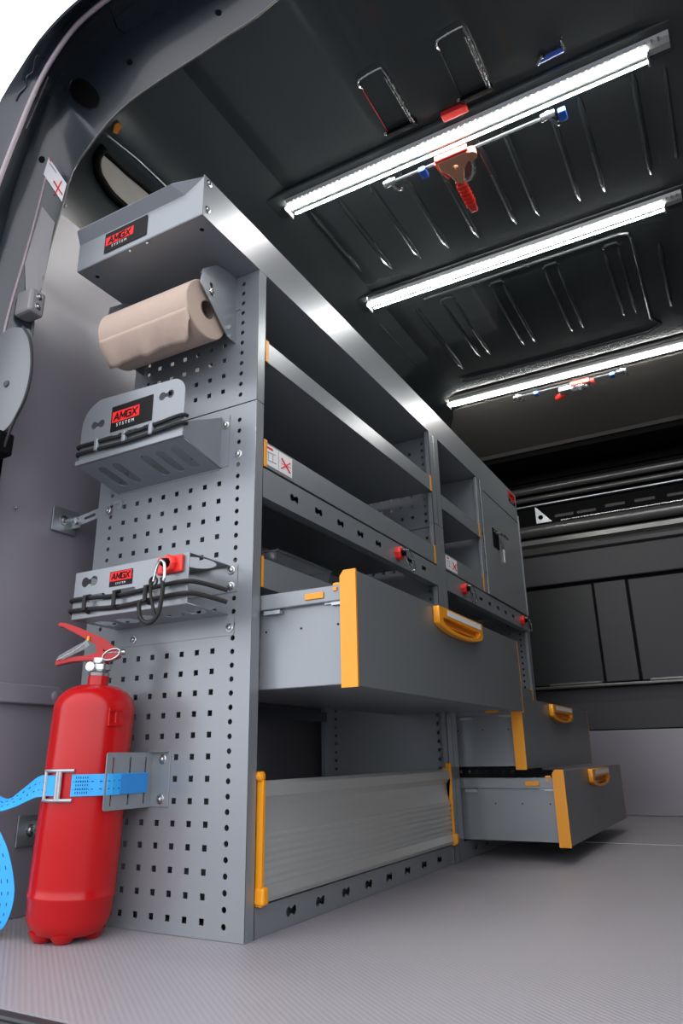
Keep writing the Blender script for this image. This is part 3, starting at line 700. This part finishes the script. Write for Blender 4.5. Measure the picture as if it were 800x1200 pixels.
# ------------------------------------------------------------------ paper roll and its bracket
hb = thing('roll_bracket', 'grey steel bracket screwed under the overhanging top tray', 'bracket', (-.05, 0, 1.25))
bp_ = [(0, 1.165), (.030, 1.168), (.125, 1.250), (.120, 1.285), (.075, 1.325), (.03, 1.335), (0, 1.335)]
obj('side_plate', sheet([bp_, circ(.090, 1.262, .006, 10)], .002, frame((-.062, 0, 0), (0, -1, 0), (0, 0, 1))), 'steel', hb)
obj('mount_plate', B(-.34, -.050, -.002, 0, 1.25, 1.335), 'steel', hb)
obj('side_plate', sheet([bp_], .002, frame((-.336, 0, 0), (0, -1, 0), (0, 0, 1))), 'steel', hb)
scr(hb, (-.061, -.088, 1.245), (1, 0, 0), .009)
smooth(obj('spring_wire', tube([(-.066, -.088, 1.245), (-.066, -.105, 1.268), (-.067, -.118, 1.282)], .002, 6), 'chrome', hb))
RC = Vector((-.20, -.088, 1.205)); rr = .066
n = 48; out = []
bm = lathe([(.020, -.128), (rr - .002, -.128), (rr, -.126), (rr, .126), (rr - .002, .128), (.020, .128), (.020, -.128)], RC, (1, 0, 0), 48)
pr_ = thing('paper_roll', 'roll of brown paper towel held below the top tray', 'paper roll', RC)
smooth(obj('roll_paper', bm, 'paper', pr_))
smooth(obj('roll_core', lathe([(.0205, -.129), (.0205, .129), (.0185, .129), (.0185, -.129), (.0205, -.129)], RC, (1, 0, 0), 24), 'cardboard', pr_))
# loose sheet: leaves the roll at the front lower side and ends in a ragged free edge
bm = bmesh.new(); G = []
for i in range(25):
    s = i / 24; row = []
    x = RC.x - .127 + .254 * s
    for j in range(9):
        t = j / 8; a = math.radians(205 + 50 * t)       # angle around the roll, from the front going down
        flare = (.014 * t ** 2) * (1 + .25 * math.sin(s * 17)) + (.0016 * math.sin(s * 31 + t * 6) + .0012 * math.sin(s * 57 + 2)) * t
        R_ = rr + .001 + flare
        end = 1.0 if s < .9 else 1 - (s - .9) * 6 * t
        a = math.radians(205 + 50 * t * end)
        row.append(bm.verts.new((x, RC.y + R_ * math.cos(a), RC.z + R_ * math.sin(a))))
    G.append(row)
for i in range(24):
    for j in range(8): bm.faces.new((G[i][j], G[i + 1][j], G[i + 1][j + 1], G[i][j + 1]))
lo = smooth(obj('loose_sheet', bm, 'paper', pr_)); md = lo.modifiers.new('s', 'SOLIDIFY'); md.thickness = .0008

# ------------------------------------------------------------------ fire extinguisher
EX = Vector((-.314, -.092, 0)); AXE = Vector((.038, .008, 1)).normalized()
fe = thing('fire_extinguisher', 'red powder fire extinguisher strapped to the perforated end panel', 'fire extinguisher', EX)
r = .0745
prof = [(0, .010), (.048, .008), (.062, .015), (.071, .034), (.0735, .066), (.0755, .070), (.0755, .073), (r - .001, .078), (r, .09), (r, .385)]
for i in range(1, 13):
    t = math.pi / 2 * i / 12; prof.append((.020 + (r - .020) * math.cos(t), .385 + .046 * math.sin(t)))
prof += [(.0195, .434), (.0195, .448), (.017, .450), (0, .450)]
smooth(obj('cylinder_body', lathe(prof, EX, AXE, 56), 'red', fe), 50)
for a in (-110, -50, 30, 150):
    c = EX + Vector((.042 * math.cos(math.radians(a)), .042 * math.sin(math.radians(a)), 0))
    smooth(obj('foot', lathe([(0, .0), (.012, .0), (.017, .004), (.024, .016), (0, .030)], c, (0, 0, 1), 14), 'red', fe))
def E(x, y, z): return EX + AXE * z + Vector((x, y, 0))
smooth(obj('valve_collar', lathe([(0, .448), (.019, .448), (.020, .454), (.017, .457), (.0215, .460), (.0215, .470), (.018, .473), (.0165, .482), (0, .482)], EX, AXE, 24), 'chrome', fe))
smooth(obj('gauge', lathe([(0, 0), (.009, 0), (.009, .012), (0, .013)], E(.0, -.018, .464), (.4, -1, 0), 14), 'chrome', fe))
vh = EX + AXE * .486
LD = Vector((-.82, -.57, 0)); LN = Vector((-.57, .82, 0))
def onL(px, py, o=0):
    d = ray(px, py); return CAM + d * ((vh - CAM).dot(LN) / d.dot(LN)) + LN * o
def lever(pts, m, nm):
    """tapered pressed lever lying in the upright plane through the valve: (px, py, half height m, half width m)"""
    bm = bmesh.new(); R = []
    C = [onL(a, b) for a, b, h, w_ in pts]
    for i, (a, b, h, w_) in enumerate(pts):
        d = (C[min(i + 1, len(C) - 1)] - C[max(i - 1, 0)]).normalized(); up = LN.cross(d).normalized()
        R.append([bm.verts.new(C[i] + LN * (p * w_) + up * (q * h)) for p, q in ((-1, -1), (1, -1), (1, 1), (-1, 1))])
    for A_, C_ in zip(R, R[1:]):
        for k in range(4): bm.faces.new((A_[k], A_[(k + 1) % 4], C_[(k + 1) % 4], C_[k]))
    bm.faces.new(R[0][::-1]); bm.faces.new(R[-1]); bmesh.ops.recalc_face_normals(bm, faces=bm.faces)
    bmesh.ops.bevel(bm, geom=list(bm.edges), offset=.0012, segments=2, affect='EDGES')
    return smooth(obj(nm, bm, m, fe), 35)
lever([(141, 767, .005, .011), (131, 769, .009, .012), (118, 770, .009, .012), (104, 771.5, .005, .011), (84, 773.5, .0045, .010), (66, 778, .004, .009)], 'red', 'carry_handle')
lever([(139, 767, .004, .009), (131, 762, .008, .010), (121, 754, .0085, .010), (105, 746, .0075, .010), (88, 738, .006, .011), (76, 733, .004, .011), (70, 733, .003, .010)], 'red', 'squeeze_lever')
lever([(119, 772, .006, .0095), (118, 762, .0065, .0095), (116, 752, .006, .009)], 'red', 'lever_web')
tg = bmesh.new()
V = [tg.verts.new(onL(a, b, -.014)) for a, b in ((104, 751), (107, 757), (101, 762), (76, 774), (68, 774), (72, 769))]
tg.faces.new(V); tg_ = obj('safety_tag', tg, 'clear', fe, label='clear plastic safety tag'); md = tg_.modifiers.new('s', 'SOLIDIFY'); md.thickness = .001
smooth(obj('tag_edge', tube([onL(105, 752, -.015), onL(90, 763, -.015), onL(69, 775, -.015)], .0009, 6), 'chrome', fe))
obj('yellow_tie', tube([onL(105.5, 747, -.012), onL(105, 752, -.013)], .003, 6), 'orange', fe)
rc_ = onL(132, 768, -.014)
smooth(obj('pull_ring', tube([rc_ + LD * (-.016 * math.cos(t * .449)) + Vector((0, 0, 1)) * (.010 * math.sin(t * .449) + .005 * math.cos(t * .449)) for t in range(14)], .0014, 6, closed=True), 'chrome', fe))
smooth(obj('safety_pin', tube([onL(125, 766, -.012), onL(146, 765, -.010)], .002, 8), 'chrome', fe))
smooth(obj('pin_head', lathe([(0, 0), (.005, 0), (.005, .006), (0, .008)], onL(144, 765, -.010), -LD, 12), 'chrome', fe))
# moulded hose clip on the shoulder
sd = Vector((math.cos(math.radians(-12)), math.sin(math.radians(-12)), 0)); hc = E(sd.x * r, sd.y * r, .368); ud = Vector((0, 0, 1)); wd_ = Vector((-sd.y, sd.x, 0))
hm = bmesh.new()
def orient(bm, c, a, b, cc, u, v, n_):
    mt = Matrix((( u[0]*a, v[0]*b, n_[0]*cc, c[0]), (u[1]*a, v[1]*b, n_[1]*cc, c[1]), (u[2]*a, v[2]*b, n_[2]*cc, c[2]), (0, 0, 0, 1)))
    r_ = bmesh.ops.create_cube(bm, size=1, matrix=mt); bmesh.ops.bevel(bm, geom=list({e for vv in r_['verts'] for e in vv.link_edges}), offset=.001, segments=1, affect='EDGES')
for dz in (-.013, .013): orient(hm, hc + ud * dz, .030, .006, .008, wd_, ud, sd)
for dx in (-.012, .002): orient(hm, hc + wd_ * dx, .006, .022, .006, wd_, ud, sd)
obj('hose_clip', hm, 'red', fe)
# white label print wrapping the left side
lb = bmesh.new()
for z0, z1, a0, a1 in ((.13, .225, 186, 196),):
    for k in range(4):
        A0, A1 = math.radians(a0 + (a1 - a0) * k / 4), math.radians(a0 + (a1 - a0) * (k + 1) / 4)
        q_ = [lb.verts.new(E((r + .0006) * math.cos(a), (r + .0006) * math.sin(a), z)) for a, z in ((A0, z0), (A1, z0 + .004), (A1, z1), (A0, z1))]; lb.faces.new(q_)
obj('label_edge', lb, 'white', fe)
lb = bmesh.new(); random.seed(2)
for k in range(9):
    z = .28 + k * .009; A0 = math.radians(192); A1 = math.radians(199)
    q_ = [lb.verts.new(E((r + .0006) * math.cos(a), (r + .0006) * math.sin(a), zz)) for a, zz in ((A0, z), (A1, z), (A1, z + .005), (A0, z + .005))]
    if k != 3: lb.faces.new(q_)
obj('label_print', lb, 'white', fe)

# ------------------------------------------------------------------ strap bracket and strap
sb = thing('strap_bracket', 'grey slotted angle bracket screwed to the perforated panel, holding the blue strap', 'bracket', (-.22, 0, .25))
FXx = -.2255
obj('mount_plate', merge(B(FXx, -.180, -.002, 0, .208, .308, bev=.0008), B(FXx, -.184, -.012, 0, .306, .308)), 'steel', sb)
obj('slotted_flange', sheet([rrect(0, .118, .208, .306, .004, 2), rrect(.018, .022, .215, .298, .0018, 2), rrect(.058, .062, .215, .298, .0018, 2), rrect(.100, .104, .215, .298, .0018, 2)], .002, frame((FXx, 0, 0), (0, -1, 0), (0, 0, 1))), 'steel', sb)
screws(sb, [(-.199, -.002, .293), (-.199, -.002, .222)], (0, -1, 0), .009)
st = thing('lashing_strap', 'bright blue webbing strap around the red fire extinguisher', 'strap', (-.3, -.17, .25))
zs = .252; c0 = E(0, 0, .252)
pts = [(FXx + .003, -.016, zs), (FXx + .003, -.05, zs), (FXx + .003, -.090, zs), (FXx + .001, -.112, zs)]
Rb = r + .0022
for a in range(-35, -61, -5):
    t = math.radians(a); pts.append((c0.x + Rb * math.cos(t), c0.y + Rb * math.sin(t), zs))
bd = obj('band', ribbon(smoothpath(pts, 2), .036, [(0, 0, 1)] * (2 * (len(pts) - 1) + 1)), 'blue', st)
bd2 = [(FXx + .0055, -.018, zs), (FXx + .0055, -.086, zs)]
obj('stitched_end', ribbon(bd2, .034, [(0, 0, 1)] * 2), 'bluestitch', st)
# stitching on the band: rows of small dark dashes
sm = bmesh.new()
sp_ = smoothpath(pts, 6)
for dz in (-.007, .006):
    for i in range(8, len(sp_) - 2, 3):
        a_, b_ = sp_[i], sp_[i + 1]; nrm = Vector((a_.x - c0.x, a_.y - c0.y, 0)).normalized()
        tube([a_ + nrm * .0014 + Vector((0, 0, dz)), b_ + nrm * .0014 + Vector((0, 0, dz))], .0006, 4, bm=sm)
for k in range(6):
    t = math.radians(-40 - k * 2.8); q_ = Vector((c0.x + (Rb + .0014) * math.cos(t), c0.y + (Rb + .0014) * math.sin(t), zs))
    for j in range(5): tube([q_ + Vector((0, 0, -.014 + j * .0062)), q_ + Vector((0, 0, -.0105 + j * .0062))], .0006, 4, bm=sm)
obj('stitching', sm, 'blackprint', st)['kind'] = 'stuff'
# buckle
def pol(a, R_=None): t = math.radians(a); R_ = R_ or Rb + .003; return Vector((c0.x + R_ * math.cos(t), c0.y + R_ * math.sin(t), zs))
bk = bmesh.new()
for dz in (-.0245, .0245): tube([pol(a) + Vector((0, 0, dz)) for a in (-102, -93, -84, -75, -66, -57)], .0032, 8, bm=bk)
for a in (-100, -79, -75): tube([pol(a) + Vector((0, 0, -.024)), pol(a) + Vector((0, 0, .024))], .0034, 8, bm=bk)
smooth(obj('cam_buckle', bk, 'galv', st, label='silver cam buckle'))
obj('band', ribbon([pol(a, Rb + .001) for a in (-104, -98, -92, -86, -80)], .034, [(0, 0, 1)] * 5), 'blue', st)
# free tail: leaves the buckle, twists, and hangs in a loop to the floor
tp = [pol(-100, Rb + .002), onY(42, 923, -.168), onY(20, 936, -.16), onY(0, 943, -.165), onY(-20, 930, -.17), onY(-28, 935, -.172), onY(-14, 965, -.170), onY(0, 1000, -.165), onY(6, 1045, -.16), onY(-2, 1080, -.16), onY(-14, 1092, -.162), onY(-30, 1080, -.165), onY(-36, 1050, -.168)]
wdv = [(0, 0, 1), (0, .15, 1), (.1, .5, .9), (0, .9, .5), (.1, 1, .1), (.5, .8, 0), (.9, .4, -.1), (1, .3, 0), (1, .35, .05), (.95, .3, .15), (.95, .3, .1), (1, .3, 0), (1, .3, 0)]
tpp = smoothpath(tp, 6); wdd = smoothpath(wdv, 6)
for p in tpp: p.z = max(p.z, .004)
obj('loose_tail', ribbon(tpp, .036, wdd, .0008), 'blue', st)
sm = bmesh.new()
for i in range(2, len(tpp) - 3, 2):
    for o_ in (-.006, .006):
        a_, b_ = tpp[i], tpp[i + 1]; wv = wdd[i].normalized(); nn = (b_ - a_).normalized().cross(wv).normalized()
        if nn.dot(CAM - a_) < 0: nn = -nn
        a2 = a_ + wv * o_ + nn * .0012; b2_ = a_.lerp(b_, .6) + wv * o_ + nn * .0012
        tube([a2, b2_], .0005, 4, bm=sm)
obj('stitching', sm, 'blackprint', st)['kind'] = 'stuff'

# ------------------------------------------------------------------ braces rack to wall
def brace(lab, zc, y0, xw, xe, ze, ye=-.002):
    b = thing('wall_brace', lab, 'brace', (xw, y0, zc), 'zinc braces to the wall')
    obj('foot_plate', B(xw, xw + .003, y0 - .038, y0 + .032, zc - .03, zc + .03, bev=.001), 'galv', b)
    scr(b, (xw + .003, y0 - .006, zc), (1, 0, 0), .012)
    obj('foot_tab', B(xw, xw + .03, y0 + .020, y0 + .024, zc - .014, zc + .014, bev=.001), 'galv', b)
    a = Vector((xw + .022, y0 + .018, zc)); e = Vector((xe, ye, ze)); u = (e - a); Ln = u.length
    obj('slotted_arm', sheet([rrect(0, Ln, -.011, .011, .010, 4), rrect(.03, Ln * .42, -.0035, .0035, .003, 3), rrect(Ln * .5, Ln - .012, -.0035, .0035, .003, 3)], .003, frame(a, u, Vector((0, -.15, 1)).cross(u).cross(u) * -1)), 'galv', b)
    smooth(obj('joint_bolt', lathe([(0, 0), (.009, 0), (.009, .007), (0, .009)], a + Vector((0, -.002, 0)), (0, -1, 0), 12), 'chrome', b))
    scr(b, Vector((xe - .04, ye - .004, ze - .004 - .008)), (0, -1, 0), .008)
    return b
brace('zinc slotted brace from wall to panel between the two holders', .838, .006, -.5615, -.365, .845)
brace('zinc brace plate low on the wall behind the extinguisher', .158, .004, -.5520, -.45, .16)

# ------------------------------------------------------------------ clear plastic box on the drawer-bay shelf
bx = thing('clear_plastic_box', 'small clear plastic tray box on the shelf above the large open drawer', 'box', (-.10, .18, .614))
bm = bmesh.new()
x0, x1, y0, y1, z0, z1 = -.15, -.03, .13, .36, .615, .715
Vb = [bm.verts.new(p) for p in ((x0 + .01, y0 + .01, z0), (x1 - .01, y0 + .01, z0), (x1 - .01, y1 - .01, z0), (x0 + .01, y1 - .01, z0), (x0, y0, z1), (x1, y0, z1), (x1, y1, z1), (x0, y1, z1))]
for f in ((0, 1, 2, 3), (0, 1, 5, 4), (1, 2, 6, 5), (2, 3, 7, 6), (3, 0, 4, 7)): bm.faces.new([Vb[i] for i in f])
o_ = obj('tray', bm, 'clear', bx); md = o_.modifiers.new('s', 'SOLIDIFY'); md.thickness = .0015
smooth(obj('rim', tube([(x0, y0, z1), (x1, y0, z1), (x1, y1, z1), (x0, y1, z1)], .0025, 6, closed=True), 'clear', bx))

# ------------------------------------------------------------------ ceiling lamps
labs = ['LED strip lamp nearest the rear door, with a red clamp bar across it', 'middle LED strip lamp on the ribbed van roof', 'LED strip lamp farthest from the door, at the front roof lining']
for (y, x0, x1), lab in zip(((.372, -.175, .885), (.935, -.185, .865), (1.838, -.215, .86)), labs):
    lp = thing('ceiling_lamp', lab, 'lamp', (.35, y, 1.9), 'ceiling lamps')
    pf = [(y - .026, 1.889), (y - .020, 1.880), (y - .004, 1.875), (y + .014, 1.875), (y + .020, 1.889)]
    obj('rear_profile', extr([(y + .026, 1.889), (y + .028, 1.882), (y + .038, 1.882), (y + .040, 1.889)], 'x', x0 + .01, x1 - .02, 'yz'), 'steel_dark', lp)
    obj('housing', extr(pf, 'x', x0 + .01, x1 + .02, 'yz'), 'alu', lp)
    obj('diffuser', extr([(y - .010, 1.876), (y - .007, 1.8715), (y + .003, 1.8715), (y + .006, 1.876)], 'x', x0, x1 - .03, 'yz'), 'led', lp)
    obj('rear_emissive_strip', extr([(y + .029, 1.883), (y + .030, 1.880), (y + .036, 1.880), (y + .037, 1.883)], 'x', x0 + .01, x1 - .03, 'yz'), 'led', lp)  # thin second emissive strip behind the main one
    for x in (x0 - .004, x1 - .032): obj('end_cap', B(x, x + .005, y - .006, y + .038, 1.868, 1.888, bev=.001), 'trimgrey', lp)
    if y < 1.2:
        f = bmesh.new()  # ribs stand in for the LED pattern mirrored on the housing
        for k in range(70): bbox(f, x0 + .02 + k * .015, x0 + .0245 + k * .015, y - .0245, y - .014, 1.8775, 1.8815)
        obj('led_reflection_ribs', f, 'galv', lp)['kind'] = 'stuff'

def lashbar(y, x0, x1, xc, lab, z=1.862, front=False):
    t = thing('lashing_bar', lab, 'clamp bar', (xc, y, z), 'clamp bars below the lamps')
    smooth(obj('rod', tube([(x0, y, z), (x1, y, z)], .004, 8), 'steel_dark', t))
    for x in (x0, x1):
        smooth(obj('end_hook', merge(lathe([(0, -.018), (.010, -.018), (.010, .018), (0, .018)], (x, y, z), (1, 0, 0), 12), tube(smoothpath([(x, y, z), (x + .012, y + .02, z - .012), (x + .022, y + .035, z - .006), (x + .018, y + .04, z + .008)], 3), .004, 6), B(x - .006, x + .006, y - .004, y + .004, z, 1.874)), 'chrome', t))
    for x in ((x0 + .085, x1 - .04) if front else (x0 + .10, x1 + .035)):
        obj('blue_tab', B(x - .010, x + .010, y - .005, y + .028, z - .010, z + .006, bev=.002), 'bluedark', t, label='blue plastic tab')
    return t
t = lashbar(.42, .150, .605, .345, 'clamp bar with red toothed clamp under the nearest lamp')
hx = sheet([[(0, 0), (.085, 0), (.090, .02), (.062, .05), (.045, .10), (.028, .088), (.016, .05), (0, .028)], circ(.042, .035, .008, 12)], .018, frame((.300, .405, 1.852), (1, 0, 0), (0, 1, -.10)), .002)
obj('clamp_body', hx, 'tan', t, label='tan metal clamp body')
obj('clamp_edge', B(.295, .39, .396, .406, 1.842, 1.864, bev=.003), 'redplas', t)
smooth(obj('clamp_lever', tube([(.295, .41, 1.853), (.300, .44, 1.85), (.312, .47, 1.846)], .007, 8), 'redplas', t))
jw = bmesh.new(); bbox(jw, .322, .345, .49, .625, 1.832, 1.848, bev=.004)
for k in range(6): bbox(jw, .319, .348, .505 + k * .016, .513 + k * .016, 1.829, 1.851, bev=.001)
obj('toothed_jaw', jw, 'redplas', t)
smooth(obj('clamp_spring', tube(smoothpath([(.375, .41, 1.85), (.388, .45, 1.85), (.375, .49, 1.845), (.350, .505, 1.845), (.322, .49, 1.845)], 3), .006, 8), 'chrome', t))
smooth(obj('clamp_wheel', lathe([(0, -.01), (.017, -.01), (.017, .01), (0, .01)], (.392, .425, 1.85), (0, 0, 1), 16), 'tan', t))
t = lashbar(1.905, .10, .56, .33, 'clamp bar with silver ring clamp under the farthest lamp', front=True)
rg = lathe([(.034, -.010), (.046, -.010), (.048, 0), (.046, .010), (.034, .010), (.030, 0), (.034, -.010)], (.375, 1.93, 1.848), (.1, -.5, .8), 24)
smooth(obj('clamp_ring', rg, 'chrome', t, label='silver ring jaw'))
obj('clamp_body', merge(B(.285, .345, 1.905, 1.95, 1.836, 1.862, bev=.006), ), 'alu', t)
obj('clamp_pad', B(.34, .425, 1.895, 1.905, 1.845, 1.868, bev=.004), 'redplas', t)
smooth(obj('clamp_knob', merge(lathe([(0, 0), (.012, 0), (.015, .01), (.016, .045), (.011, .055), (0, .056)], (.31, 1.95, 1.846), (-.85, .4, -.1), 14)), 'redplas', t, label='red screw knob'))
smooth(obj('clamp_bolt', lathe([(0, 0), (.014, 0), (.014, .014), (0, .015)], (.428, 1.915, 1.856), (1, 0, 0), 10), 'redplas', t))

# thin wire U shapes on the roof near the door
for xc, lab in ((.245, 'left of two thin wire U shapes on the roof near the rear door'), (.455, 'right of two thin wire U shapes on the roof near the rear door')):
    h = thing('roof_wire_shape', lab, 'handle', (xc, .19, 1.9), 'roof wires')
    a = .036
    smooth(obj('wire', tube(smoothpath([(xc - a, .135, 1.9), (xc - a, .118, 1.890), (xc - a + .008, .102, 1.888), (xc + a - .008, .098, 1.888), (xc + a, .108, 1.888), (xc + a + .002, .15, 1.888), (xc + a + .004, .285, 1.888)], 4), .0028, 8), 'chrome', h))
    smooth(obj('wire', tube([(xc + a - .006, .125, 1.889), (xc + a - .002, .285, 1.889)], .0016, 6), 'chrome', h))
    smooth(obj('wire', tube([(xc - a, .135, 1.896), (xc - a, .285, 1.896)], .0014, 6), 'redplas' if xc < .4 else 'dark2', h))
    obj('base_bar', B(xc - a - .003, xc + a + .010, .283, .298, 1.886, 1.899, bev=.002), 'void', h)
    scr(h, (xc - a - .008, .29, 1.898), (0, 0, -1), .006)
rp = obj('clamp_reflection', B(.355, .425, .30, .325, 1.884, 1.899, bev=.003), 'redplas', None, loc=(.39, .31, 1.9)); tag(rp, 'small red block on the roof, standing in for the reflection of the red clamp', 'reflection')  # red block added in place of the clamp's reflection in the roof
rb = thing('roof_hook', 'dark blue clasp with silver catch on the roof above the nearest lamp', 'clasp', (.70, .27, 1.9))
q1 = onZ(632, 72, 1.892); q2 = onZ(660, 58, 1.892)
smooth(obj('clasp_bar', tube([q1, q2], .006, 8), 'bluedark', rb)); smooth(obj('catch', tube([q2, q2 + Vector((.002, -.03, 0))], .005, 8), 'chrome', rb)); smooth(obj('catch', tube([q1 + Vector((-.006, .004, 0)), q1 + Vector((.012, -.012, 0))], .006, 8), 'chrome', rb))
